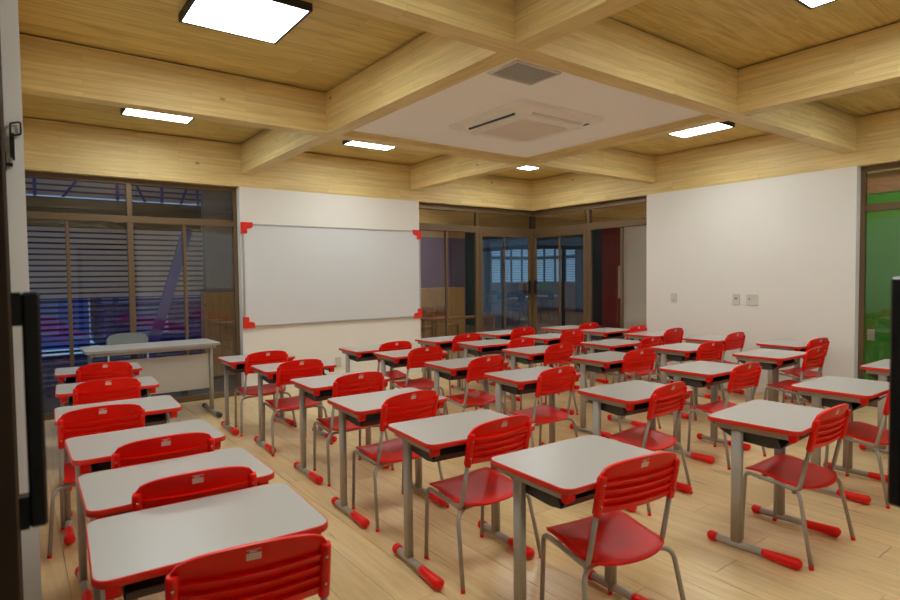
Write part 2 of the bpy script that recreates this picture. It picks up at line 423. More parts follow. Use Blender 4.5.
# near corner: left fixed bay with the slid-open leaf, right fixed bay with the leaf swung in
def near_corner():
    w = sempty('window_7')
    c = -7.135
    bar(w, 'side_post', 'y', c, .05, Y2-.05, Y2, 0, ZW); bar(w, 'transom', 'y', c, .05, -6.9, Y2-.05, 2.10, 2.20); bar(w, 'head_rail', 'y', c, .05, -6.9, Y2-.05, ZW-.085, ZW)
    bar(w, 'mullion', 'y', c, .05, -5.9, -5.84, 0, 2.10); bar(w, 'sill_rail', 'y', c, .05, -5.84, Y2-.05, 0, .05)
    pane(w, 'y', c+.02, -5.84, Y2-.05, .05, 2.10, 'glass_tint'); pane(w, 'y', c+.02, -6.9, Y2-.05, 2.20, ZW-.085, 'glass_tint')
    w = sempty('window_8')
    c = -7.07
    bar(w, 'side_post', 'x', c, .05, X1-.05, X1, 0, ZW); bar(w, 'transom', 'x', c, .05, -6.9, X1-.05, 2.10, 2.20); bar(w, 'head_rail', 'x', c, .05, -6.9, X1-.05, ZW-.085, ZW)
    w7 = bpy.data.objects['window_7']
    bar(w7, 'upper_stile', 'y', -7.075, .042, -4.87, -4.80, 2.20, ZW, 'bronze_dark'); bar(w7, 'slide_track', 'y', -7.075, .042, -6.88, -4.80, 2.096, 2.20, 'bronze_dark')
    # door_3: open leaf along the left wall
    d = sempty('door_3'); c = -7.075; t = .042
    for a, b in ((-5.965, -5.885), (-4.87, -4.80)): bar(d, 'stile', 'y', c, t, a, b, .012, 2.095, 'bronze_dark')
    bar(d, 'top_rail', 'y', c, t, -5.885, -4.87, 2.04, 2.095, 'bronze_dark'); bar(d, 'bottom_rail', 'y', c, t, -5.885, -4.87, .012, .09, 'bronze_dark')
    pane(d, 'y', c+.02, -5.885, -4.87, .09, 2.04, 'glass_tint')
    h = obj('door_handle', MB().cbox(-7.020, -6.996, -5.938, -5.912, 1.016, 1.387, .004), 'black_metal', d)
    for z0, z1 in ((1.335, 1.387), (1.016, 1.067)): obj('handle_mount', MB().box(-7.033, -7.020, -5.937, -5.913, z0, z1), 'black_metal', h)
    # door_4: leaf of the near wall, swung slightly into the room
    d = sempty('door_4', (-4.862, -7.0, 0)); d.rotation_euler = (0, 0, math.radians(-9.75))
    W = 1.10
    for a, b in ((-W, -W+.08), (-.07, 0)): bar(d, 'stile', 'x', -.021, .042, a, b, .012, 2.095, 'bronze_dark')
    bar(d, 'top_rail', 'x', -.021, .042, -W+.08, -.07, 2.04, 2.095, 'bronze_dark'); bar(d, 'bottom_rail', 'x', -.021, .042, -W+.08, -.07, .012, .09, 'bronze_dark')
    pane(d, 'x', -.001, -W+.08, -.07, .09, 2.04, 'glass_tint')
    h = obj('door_handle', MB().cbox(-W+.025, -W+.050, .068, .090, 1.025, 1.395, .004), 'black_metal', d)
    for z0, z1 in ((1.343, 1.395), (1.025, 1.077)): obj('handle_mount', MB().box(-W+.026, -W+.049, .021, .068, z0, z1), 'black_metal', h)
near_corner()

# ------------------------------------------------------------------ ceiling lamps, air conditioner, vent
def lamps():
    r = tag(link('ceiling_lamp', None), 'square LED ceiling lamp', 'lamp')
    obj('housing', MB().box(-.30, .30, -.30, -.284, 0, .045).box(-.30, .30, .284, .30, 0, .045).box(-.30, -.284, -.284, .284, 0, .045).box(.284, .30, -.284, .284, 0, .045).box(-.284, .284, -.284, .284, .03, .045), 'lamp_body', r)
    obj('diffuser', MB().box(-.283, .283, -.283, .283, .003, .029), 'lamp_glow', r)
    spots = [((-5.87, -3.50), 'lit square LED panel on the wooden ceiling bay above the second student column'),
             ((-5.86, -1.06), 'lit square LED panel on the ceiling bay above the teacher desk'),
             ((-3.58, -1.09), 'lit square LED panel on the ceiling bay above the whiteboard'),
             ((-1.10, -3.55), 'lit square LED panel on the ceiling bay beside the switch-plate wall'),
             ((-1.13, -1.09), 'lit square LED panel on the ceiling bay in the far glazed corner'),
             ((-3.48, -5.82), 'lit square LED panel on the ceiling bay beside the ceiling air vent'),
             ((-5.88, -5.82), 'lit square LED panel on the ceiling bay above the entrance corner'),
             ((-1.12, -5.82), 'lit square LED panel on the ceiling bay nearest the green-walled window')]
    for i, ((x, y), l) in enumerate(spots):
        o = r if i == 0 else copy_tree(r)
        o.location = (x, y, ZC-.045); o['label'] = l; o['group'] = 'square ceiling lamps'
lamps()
def aircon():
    a = thing('air_conditioner', 'cream ceiling cassette air conditioner set in the white ceiling panel', 'air conditioner', (-3.51, -3.44, 2.71)); a.scale = (1, 1, 1.6)
    h = .465
    obj('bezel', MB().prism(rrect(-h, h, -h, h, .03), 'z', -.018, -.0005), 'ac_white', a)
    # raised ring
    m = MB(); o1 = rrect(-.40, .40, -.40, .40, .14, 7); o2 = rrect(-.375, .375, -.375, .375, .125, 7); i2 = rrect(-.29, .29, -.29, .29, .07, 7); n = len(o1)
    vs = [(x, y, -.018) for x, y in o1]+[(x, y, -.038) for x, y in o2]+[(x, y, -.046) for x, y in i2]
    fs = []
    for k in range(2):
        for i in range(n): j = (i+1) % n; fs.append((k*n+j, k*n+i, (k+1)*n+i, (k+1)*n+j))
    fs.append(tuple(reversed(range(2*n, 3*n))))
    m.add(vs, fs, True); obj('face_ring', m, 'ac_white', a)
    g = obj('intake_grille', MB().prism(rrect(-.262, .262, -.262, .262, .05), 'z', -.0505, -.0462), 'ac_grille', a)
    for i in range(24):
        t = -.24+.48*i/23
        obj('grille_rib', MB().box(-.255, .255, t-.004, t+.004, -.0535, -.0505), 'ac_grille', g)
    for k in range(4):
        f = obj('air_flap', MB().cbox(-.27, .27, .315, .362, -.046, -.030, .003), 'ac_white', a); f.rotation_euler = (0, 0, k*PI/2)
        s = obj('air_slot', MB().box(-.28, .28, .371, .383, -.0395, -.030), 'slot_dark' if k == 1 else 'vent_grey', a); s.rotation_euler = (0, 0, k*PI/2)
    obj('status_window', MB().box(.405, .435, -.34, -.27, -.0195, -.018), 'slot_dark', a)
    v = thing('ceiling_vent', 'grey slatted square air vent in the white ceiling panel', 'vent', (-4.352, -4.305, 2.71))
    obj('frame', MB().box(-.195, .195, -.14, -.125, -.012, -.0005).box(-.195, .195, .125, .14, -.012, -.0005).box(-.195, -.18, -.125, .125, -.012, -.0005).box(.18, .195, -.125, .125, -.012, -.0005), 'vent_grey', v)
    obj('backing', MB().box(-.18, .18, -.125, .125, -.002, -.0005), 'grey_plastic', v)
    sl = MB().add([(-.0065, -.125, -.010), (.0045, -.125, -.008), (.0045, .125, -.008), (-.0065, .125, -.010), (-.0065, -.125, -.0115), (.0045, -.125, -.0095), (.0045, .125, -.0095), (-.0065, .125, -.0115)],
                  [(0, 1, 2, 3), (7, 6, 5, 4), (0, 4, 5, 1), (1, 5, 6, 2), (2, 6, 7, 3), (3, 7, 4, 0)]).mesh('slat', 'vent_grey')
    for i in range(19): link('slat', sl, v, (-.171+.342*i/18, 0, 0))
aircon()

# ------------------------------------------------------------------ whiteboard, plates
def whiteboard():
    w = thing('whiteboard', 'large blank whiteboard with red plastic corners on the back wall', 'whiteboard', (-3.5555, 0, .817))
    hw, H = 1.2825, 1.266
    obj('panel', MB().box(-hw+.03, hw-.03, -.018, -.001, .03, H-.03), 'board_white', w)
    fr = .022
    for n_, b in (('frame_rail', (-hw+.012, hw-.012, -.024, -.001, .012, .012+fr)), ('frame_rail', (-hw+.012, hw-.012, -.024, -.001, H-.012-fr, H-.012)),
                  ('frame_stile', (-hw+.012, -hw+.012+fr, -.024, -.001, .012+fr, H-.012-fr)), ('frame_stile', (hw-.012-fr, hw-.012, -.024, -.001, .012+fr, H-.012-fr))):
        obj(n_, MB().cbox(*b, .003), 'alu', w)
    def corner(sx, sz):
        s = .135; n = .062
        p = [(0, 0), (s, 0), (s, s*.42), (s*.86, s*.52), (n*1.05, s*.60), (s*.52, s*.86), (s*.45, s), (0, s)]
        cx, cz = (-hw if sx > 0 else hw), (0 if sz > 0 else H)
        q = [(cx+sx*a, cz+sz*b) for a, b in p]
        if sx*sz < 0: q = q[::-1]
        obj('corner_cap', MB().prism(q, 'y', -.030, -.0005), 'red_edge', w)
    for sx in (1, -1):
        for sz in (1, -1): corner(sx, sz)
whiteboard()
def plates():
    def plate(name, label, y, w, keys):
        o = thing(name, label, 'switch', (0, y, 1.09))
        obj('cover_plate', MB().cbox(-.010, -.0005, -w/2, w/2, -.065, .065, .002), 'plate_white', o)
        for dy, dz, kw, kh, m in keys: obj('switch_key', MB().box(-.013, -.010, dy-kw/2, dy+kw/2, dz-kh/2, dz+kh/2), m, o)
    plate('switch_plate', 'narrow pale switch plate standing alone on the right wall', -2.635, .085, [(0, .0, .03, .045, 'plate_white'), (0, -.03, .02, .008, 'slot_dark')])
    plate('switch_plate', 'narrow pale outlet plate beside the wider one on the right wall', -3.47, .085, [(0, .012, .028, .014, 'slot_dark')])
    plate('switch_plate', 'wide pale switch plate with dark slot on the right wall', -3.66, .135, [(.028, .01, .010, .022, 'slot_dark'), (-.005, .01, .018, .03, 'plate_white'), (-.035, .01, .018, .03, 'plate_white')])
    o = thing('wall_outlet', 'pale power outlet low on the back wall under the whiteboard', 'outlet', (-3.605, 0, .295))
    obj('cover_plate', MB().cbox(-.04, .04, -.010, -.0005, -.068, .068, .002), 'plate_white', o)
    obj('socket', MB().prism(rrect(-.018, .018, -.022, .022, .006), 'y', -.0125, -.010), 'plate_white', o)
plates()
def latch():
    o = thing('window_latch', 'black folding window lever on the white jamb by the entrance', 'latch', (-7.012, Y2-.004, 1.79)); o.scale = (.8, 1, .85)
    obj('lever_arm', MB().box(-.012, .004, -.012, -.004, .0, .10), 'black_metal', o)
    obj('pull_loop', MB().tube(bend([(-.008, -.008, .09), (-.008, -.008, .135), (.026, -.008, .145), (.026, -.008, .098), (-.008, -.008, .088)], .008), .0035, 8), 'black_metal', o)
    obj('base_bracket', MB().box(-.030, -.004, -.012, .003, -.022, -.012).box(-.030, -.024, -.012, .003, -.04, .03), 'black_metal', o)
    obj('pivot_pin', MB().tube([(-.012, -.016, .0), (-.012, -.002, .0)], .008, 12), 'alu', o)
latch()

# ------------------------------------------------------------------ student desk
DZ = .668
def make_desk():
    r = tag(link('student_desk', None), 'desk', 'desk')
    w, d = .309, .2265
    o2 = rrect(-w+.004, w-.004, -d+.004, d-.004, .042, 6)
    top = obj('tabletop', MB().prism(o2, 'z', DZ-.021, DZ), 'laminate', r)
    m = MB(); o1 = rrect(-w, w, -d, d, .046, 6); oc = rrect(-w+.0015, w-.0015, -d+.0015, d-.0015, .0445, 6); n = len(o1)
    vs = [(x, y, DZ) for x, y in o2]+[(x, y, DZ) for x, y in oc]+[(x, y, DZ-.003) for x, y in o1]+[(x, y, DZ-.019) for x, y in o1]+[(x, y, DZ-.022) for x, y in oc]+[(x, y, DZ-.022) for x, y in o2]
    fs = [(k*n+i, (k+1)*n+i, (k+1)*n+(i+1) % n, k*n+(i+1) % n) for k in range(5) for i in range(n)]
    m.add(vs, fs, True); obj('edge_band', m, 'red_edge', top)
    for s in (-1, 1):
        x = s*.263
        rail = obj('side_rail', MB().cbox(x-.016, x+.016, -.168, .185, DZ-.055, DZ-.0225, .003), 'grey_steel', r)
        cp = [(-.168, DZ-.0225), (-.168, DZ-.058), (-.178, DZ-.066), (-.192, DZ-.064), (-.202, DZ-.050), (-.204, DZ-.0225)]
        obj('rail_cap', MB().prism(cp, 'x', x-.018, x+.018), 'red_plastic', rail)
        colm = obj('column', MB().prism(rrect(x-.0155, x+.0155, .048, .106, .0145, 5), 'z', .030, DZ-.054, True), 'grey_steel', r)
        run = obj('runner', MB().tube([(x, .20, .030), (x, -.17, .030)], .0185, 14), 'grey_steel', r)
        # caps
        def cap(y0, y1, r0, r1, flip):
            k = 6; mm = MB(); pts = []; rs = []
            for i in range(k+1):
                t = i/k; pts.append((x, y0+(y1-y0)*t, .030)); rs.append(r0+(r1-r0)*t)
            sg = 1 if y1 > y0 else -1
            for a in (20, 40, 60, 78): pts.append((x, y1+sg*r1*.75*math.sin(math.radians(a)), .030-.004*a/78)); rs.append(r1*math.cos(math.radians(a)))
            return mm.tube(pts, rs, 12)
        c1 = cap(.176, .206, .0225, .0265, 0); c2 = cap(-.050, -.206, .0208, .0275, 0)
        for nm, c in (('foot_cap', c1), ('foot_cap', c2)):
            c.v = [(a, b, max(.0, cz)) for a, b, cz in c.v]
            obj(nm, c, 'red_plastic', run)
    # book tray: bent tray profile with side walls, open towards the pupil
    prof = [(-.150, .585), (-.118, .552), (-.06, .545), (.10, .556), (.17, .590), (.215, .622)]
    m = MB(); hw = .232; t = .004; k = len(prof)
    vs = []
    for (y, z) in prof: vs += [(-hw, y, z), (hw, y, z), (-hw, y, z+t), (hw, y, z+t)]
    fs = []
    for i in range(k-1):
        a = i*4; b = a+4
        fs += [(a, b, b+1, a+1), (a+2, a+3, b+3, b+2), (a, a+2, b+2, b), (a+1, b+1, b+3, a+3)]
    fs += [(0, 1, 3, 2), ((k-1)*4, (k-1)*4+2, (k-1)*4+3, (k-1)*4+1)]
    m.add(vs, fs)
    for s in (-1, 1):
        side = [(-.118, .555), (-.06, .547), (.10, .558), (.17, .592), (.205, .618), (.205, DZ-.028), (-.085, DZ-.028)]
        m.prism(side, 'x', s*hw-.003, s*hw+.003)
    obj('book_tray', m, 'tray_plastic', r)
    obj('cross_bar', MB().box(-.247, .247, .062, .092, DZ-.05, DZ-.0225), 'grey_steel', r)
    return r
# ------------------------------------------------------------------ student chair (origin below the backrest shoulders, facing +y)
def make_chair(red='red_plastic', steel='grey_steel', name='student_chair', print_=True):
    r = tag(link(name, None), 'chair', 'chair')
    # seat
    def seat_z(x, y):   # y .015...345
        v = (y-.015)/.33; z = .352+.034*min(1, max(0, v)/.75)+.008*(abs(x)/.2)**2.2
        z += .004*max(0, (.25-v)/.25)**2 - .012*max(0, (v-.82)/.18)**2
        return z-.006*math.exp(-((v-.4)/.25)**2)
    NU, NV = 14, 12
    def seat_pt(i, j):
        u = -1+2*i/NU; v = j/NV
        hw = .197*(1-.03*v); rear = .048*(1-abs(u)**2.2); fr = .012*(1-u*u)
        # rounded corners
        y = .045-rear+(.300+rear+fr)*v
        e = 1-.10*max(0, (.15-v)/.15)**2-.13*max(0, (v-.8)/.2)**2.4
        return (u*hw*e, y)
    m = MB(); vs = []; fs = []
    for j in range(NV+1):
        for i in range(NU+1):
            x, y = seat_pt(i, j); vs.append((x, y, seat_z(x, y)))
    nb = len(vs)
    for j in range(NV+1):
        for i in range(NU+1):
            x, y = seat_pt(i, j); vs.append((x*.985, y, seat_z(x, y)-.010))
    q = lambda i, j, o=0: o+j*(NU+1)+i
    for j in range(NV):
        for i in range(NU):
            fs.append((q(i, j), q(i+1, j), q(i+1, j+1), q(i, j+1))); fs.append((q(i, j, nb), q(i, j+1, nb), q(i+1, j+1, nb), q(i+1, j, nb)))
    for i in range(NU): fs.append((q(i, 0), q(i, 0, nb), q(i+1, 0, nb), q(i+1, 0))); fs.append((q(i, NV), q(i+1, NV), q(i+1, NV, nb), q(i, NV, nb)))
    for j in range(NV): fs.append((q(0, j), q(0, j+1), q(0, j+1, nb), q(0, j, nb))); fs.append((q(NU, j), q(NU, j, nb), q(NU, j+1, nb), q(NU, j+1)))
    m.add(vs, fs, True); obj('seat', m, red, r)
    # backrest: five louvre-like bands, each leaning out at its lower edge, the top band arched
    NU = 18; hw = .198
    ybase = lambda z: .030-.030*(z-.55)/.15
    bow = lambda u: -.017*(1-u*u)
    ztop = lambda u: .690+.038*max(0, 1-abs(u)**6)**.5+.018*(1-u*u)
    zs = [.552, .580, .611, .643, .675]; sag = lambda u: -.006*(1-u*u)
    m = MB()
    def band(zf0, zf1, o0, o1, nv):
        vs = []
        for k in range(nv+1):
            f = k/nv
            for i in range(NU+1):
                u = -1+2*i/NU; z = zf0(u)+(zf1(u)-zf0(u))*f; fade = 1-abs(u)**10
                vs.append((u*hw, ybase(z)+bow(u)-(o0+(o1-o0)*f)*fade, z))
        n1 = NU+1
        m.add(vs, [(k*n1+i, k*n1+i+1, (k+1)*n1+i+1, (k+1)*n1+i) for k in range(nv) for i in range(NU)], True)
    def lip(zf, o0, o1, zd=.0):
        vs = []
        for (o, dz) in ((o0, 0), (o1, zd)):
            for i in range(NU+1):
                u = -1+2*i/NU; z = zf(u)+dz; fade = 1-abs(u)**10
                vs.append((u*hw, ybase(z)+bow(u)-o*fade, z))
        n1 = NU+1; m.add(vs, [(i, i+1, n1+i+1, n1+i) for i in range(NU)], False)
    lv = [(lambda u, z=z: z+sag(u)) for z in zs]
    for k in range(4): band(lv[k], lv[k+1], -.002, .012, 3); lip(lv[k+1], .012, -.002, .0015)
    band(lv[4], ztop, -.002, .004, 7)
    # front face, top, bottom and end closing strips
    fr = .010; nf = 9; vs = []
    for k in range(nf+1):
        f = k/nf
        for i in range(NU+1):
            u = -1+2*i/NU; z = lv[0](u)+(ztop(u)-lv[0](u))*f
            vs.append((u*hw, ybase(z)+bow(u)+fr, z))
    n1 = NU+1; m.add(vs, [(k*n1+i, (k+1)*n1+i, (k+1)*n1+i+1, k*n1+i+1) for k in range(nf) for i in range(NU)], True)
    vs = [];
    for i in range(NU+1):
        u = -1+2*i/NU; z = ztop(u); fade = 1-abs(u)**10
        vs += [(u*hw, ybase(z)+bow(u)-.004*fade, z), (u*hw, ybase(z)+bow(u)+.004, z+.002), (u*hw, ybase(z)+bow(u)+fr, z)]
    m.add(vs, [(i*3+a, i*3+3+a, i*3+4+a, i*3+1+a) for i in range(NU) for a in (0, 1)], True)
    vs = []
    for i in range(NU+1):
        u = -1+2*i/NU; z = lv[0](u); fade = 1-abs(u)**10
        vs += [(u*hw, ybase(z)+bow(u)+.002*fade, z), (u*hw, ybase(z)+bow(u)+fr, z)]
    m.add(vs, [(i*2, i*2+1, i*2+3, i*2+2) for i in range(NU)], False)
    for sx in (-1, 1):
        vs = [(sx*hw, ybase(z), z) for z in (lv[0](1), ztop(1))]+[(sx*hw, ybase(z)+fr, z) for z in (ztop(1), lv[0](1))]
        m.add(vs, [(0, 1, 2, 3)])
    back = obj('backrest', m, red, r)
    for s in (-1, 1):
        x = s*.185
        pts = [(x, ybase(z)-.004, z) for z in (.545, .58, .62, .66, .690, .700)]
        sl = obj('post_sleeve', MB().tube(pts, [.0155, .016, .016, .016, .016, .0125], 12), red, back)
        for z in (.585, .665):
            y = ybase(z)-.004
            obj('rivet', MB().tube([(x, y-.0150, z), (x, y-.0172, z), (x, y-.0182, z)], [.0042, .0040, .002], 8), 'rivet_steel', back)
    if print_:
        m = MB()
        def patch(x0, x1, z0, z1):
            n_ = 3
            for i in range(n_):
                a = x0+(x1-x0)*i/n_; b = x0+(x1-x0)*(i+1)/n_
                P = []
                for (x, z) in ((a, z0), (b, z0), (b, z1), (a, z1)):
                    u = x/hw; zb = .675-.006*(1-u*u); f = (z-zb)/(ztop(u)-zb)
                    P.append((x, ybase(z)+bow(u)-(-.002+.006*f)-.0012, z))
                m.add(P, [(0, 1, 2, 3)])
        patch(-.018, .018, .7315, .7335); patch(-.012, .006, .7260, .7290)
        patch(-.018, .018, .7170, .7230); patch(-.018, .018, .7105, .7162); patch(-.018, .018, .7040, .7097)
        obj('printed_label', m, 'print_white', back)
    # frame
    for s in (-1, 1):
        x = s*.190
        side = obj('side_frame', MB().tube(bend([(s*.187, .352, .012), (s*.187, .334, .366), (x, .072, .337), (s*.1855, .026, .560)], .035, 5), .0100, 10), steel, r)
        obj('foot_cap', MB().tube([(s*.187, .352, 0), (s*.187, .352, .016)], [.0105, .0118], 10), red, side)
        leg = obj('rear_leg', MB().tube(bend([(s*.150, .100, .322), (s*.228, .050, .322), (s*.254, -.012, .012)], .045, 6), .0100, 10), steel, r)
        obj('foot_cap', MB().tube([(s*.2550, -.0135, 0), (s*.2535, -.011, .016)], [.0105, .0118], 10), red, leg)
    obj('cross_bar', MB().tube([(-.180, .100, .322), (.180, .100, .322)], .0095, 10), steel, r)
    obj('cross_bar', MB().tube([(-.180, .265, .350), (.180, .265, .350)], .0095, 10), steel, r)
    return r
CH = {'1-1': (-6.566, -5.592, -10.15), '1-2': (-6.538, -4.902, -5.493), '1-3': (-6.53, -4.351, -1.098), '1-4': (-6.668, -3.488, -1.69), '1-5': (-6.534, -2.525, 1.366), '1-6': (-6.448, -1.557, .859), '2-1': (-5.207, -5.775, -8.41), '2-2': (-5.22, -5.018, 2.113), '2-3': (-5.203, -4.228, 3.904), '2-4': (-5.107, -3.422, 1.359), '2-5': (-5.166, -2.521, 1.649), '2-6': (-5.178, -1.738, 1.045), '3-1': (-3.799, -5.891, -.205), '3-2': (-3.85, -5.023, 4.5), '3-3': (-3.893, -4.14, 1.636), '3-4': (-3.895, -3.342, 2.832), '3-5': (-3.899, -2.456, 1.581), '3-6': (-3.866, -1.882, 1.757), '4-1': (-2.66, -5.86, 0), '4-2': (-2.707, -4.931, -1.482), '4-3': (-2.60, -3.934, -5.346), '4-4': (-2.775, -3.108, 2.364), '4-5': (-2.703, -2.54, 2.591), '4-6': (-2.818, -1.758, -1.362), '5-2': (-1.347, -4.868, .403), '5-3': (-1.575, -4.028, -4.076), '5-4': (-1.633, -3.391, .784), '5-5': (-1.653, -2.319, -.235), '5-6': (-1.767, -1.599, -1.851), '6-2': (-.52, -4.576, -4.801), '6-3': (-.53, -3.72, -.164), '6-4': (-.54, -2.939, .16), '6-5': (-.528, -2.443, .727), '6-6': (-.607, -1.712, -1.427)}
DK = {'1-1': (-6.867, -4.973, -2.982), '1-2': (-6.85, -4.45, -.878), '1-3': (-6.85, -3.799, .116), '1-4': (-6.848, -2.956, -2.329), '1-5': (-6.794, -2.048, -3.382), '1-6': (-6.752, -1.111, -3.47), '2-1': (-5.506, -5.267, -2.776), '2-2': (-5.546, -4.532, -4.892), '2-3': (-5.512, -3.754, -2.189), '2-4': (-5.426, -2.938, -1.076), '2-5': (-5.424, -2.052, -1.462), '2-6': (-5.492, -1.305, -.77), '3-1': (-4.167, -5.436, 2.667), '3-2': (-4.142, -4.54, -4.2), '3-3': (-4.186, -3.665, -4.8), '3-4': (-4.198, -2.885, -3.606), '3-5': (-4.206, -2.005, -2.159), '3-6': (-4.289, -1.411, -1.114), '4-1': (-2.985, -5.345, .043), '4-2': (-2.97, -4.362, -.977), '4-3': (-3.014, -3.467, -.818), '4-4': (-3.113, -2.67, -2.6), '4-5': (-3.063, -1.86, -4), '4-6': (-3.214, -1.24, 1.5), '5-1': (-1.742, -5.329, 0), '5-2': (-1.763, -4.322, .464), '5-3': (-1.866, -3.53, -3), '5-4': (-2.067, -2.79, -.256), '5-5': (-2.08, -1.86, -.2), '5-6': (-2.194, -1.12, 2.5), '6-2': (-.78, -4.07, -4), '6-3': (-.86, -3.27, 0), '6-4': (-.925, -2.53, 3), '6-5': (-.97, -1.83, 2), '6-6': (-1.02, -1.18, -2)}
ORD = ['zeroth', 'first', 'second', 'third', 'fourth', 'fifth', 'sixth']
def place_all():
    d0 = make_desk(); c0 = make_chair()
    first = True; EDGE = {}
    for k, (x, y, a) in DK.items():
        o = d0 if first else copy_tree(d0); first = False
        c, n = int(k[0]), int(k[2]); t = math.radians(a)
        o.location = (x+.3*math.cos(t)+.225*math.sin(t), y+.3*math.sin(t)-.225*math.cos(t), 0); EDGE[k] = (o.location[0], o.location[1], t); o.rotation_euler = (0, 0, t)
        o['label'] = 'white red-edged desk, %s row from whiteboard wall, %s column from switch-plate wall' % (ORD[7-n], ORD[7-c])
        o['group'] = 'student desks in rows'
    first = True
    for k, (x, y, a) in CH.items():
        o = c0 if first else copy_tree(c0); first = False
        c, n = int(k[0]), int(k[2])
        cx, cy, t = EDGE[k]; y = min(y, cy-.2265/math.cos(t)+(x-cx)*math.tan(t)-.014)
        o.location = (x, y, 0); o.rotation_euler = (0, 0, math.radians(a))
        o['label'] = 'red plastic chair, %s row from whiteboard wall, %s column from switch-plate wall' % (ORD[7-n], ORD[7-c])
        o['group'] = 'student chairs in rows'
    return d0, c0
D0, C0 = place_all()

# ------------------------------------------------------------------ teacher desk and chair
def teacher():
    t = thing('teacher_desk', 'long white teacher desk with grey front panel before the louvred window', 'desk', (-5.925, -.57, 0))
    Z = .757; hx, hy = .595, .27
    obj('tabletop', MB().prism(rrect(-hx, hx, -hy, hy, .02), 'z', Z-.022, Z), 'laminate', t)
    for s in (-1, 1):
        x = s*(hx-.055)
        obj('column', MB().prism(rrect(x-.018, x+.018, -.11, -.05, .012), 'z', .045, Z-.06, True), 'grey_steel', t)
        obj('top_rail', MB().cbox(x-.016, x+.016, -.24, .24, Z-.06, Z-.0225, .003), 'grey_steel', t)
        run = obj('runner', MB().tube([(x, .20, .030), (x, -.36, .030)], .019, 12), 'grey_steel', t)
        for y0, y1 in ((.17, .235), (-.30, -.395)):
            c = MB().tube([(x, y0, .03), (x, y0+(y1-y0)*.8, .03), (x, y1, .026)], [.024, .026, .014], 12)
            c.v = [(a, b, max(0, z)) for a, b, z in c.v]; obj('foot_cap', c, 'dark_cap', run)
    obj('front_rail', MB().cbox(-hx+.075, hx-.075, -.245, -.225, Z-.055, Z-.0225, .003), 'grey_steel', t)
    obj('modesty_panel', MB().cbox(-hx+.075, hx-.075, -.088, -.073, .27, .635, .003), 'laminate_grey', t)
    c = make_chair('grey_plastic', 'grey_steel', 'teacher_chair', False)
    tag(c, 'grey plastic chair behind the long white teacher desk', 'chair')
    c.location = (-6.055, .045, 0); c.rotation_euler = (0, 0, PI); c.scale = (1, 1, 1.125)
teacher()
def near_cabinet():
    o = thing('low_cabinet', 'low plywood cabinet against the wall by the entrance', 'cabinet', (-2.95, YN+.22, 0))
    obj('body', MB().box(-.62, .62, -.205, .18, .06, 1.18), 'plywood', o)
    obj('top_board', MB().cbox(-.64, .64, -.205, .205, 1.18, 1.205, .002), 'plywood', o)
    obj('plinth', MB().box(-.60, .60, -.2, .15, 0, .06), 'slot_dark', o)
    for s in (-1, 1):
        d = obj('door', MB().cbox(min(0, s*.615)+.003, max(0, s*.615)-.003, .181, .199, .07, 1.17, .002), 'plywood', o)
        obj('handle', MB().cbox(s*.05-.008, s*.05+.008, .199, .215, .6, .75, .002), 'black_metal', d)
near_cabinet()

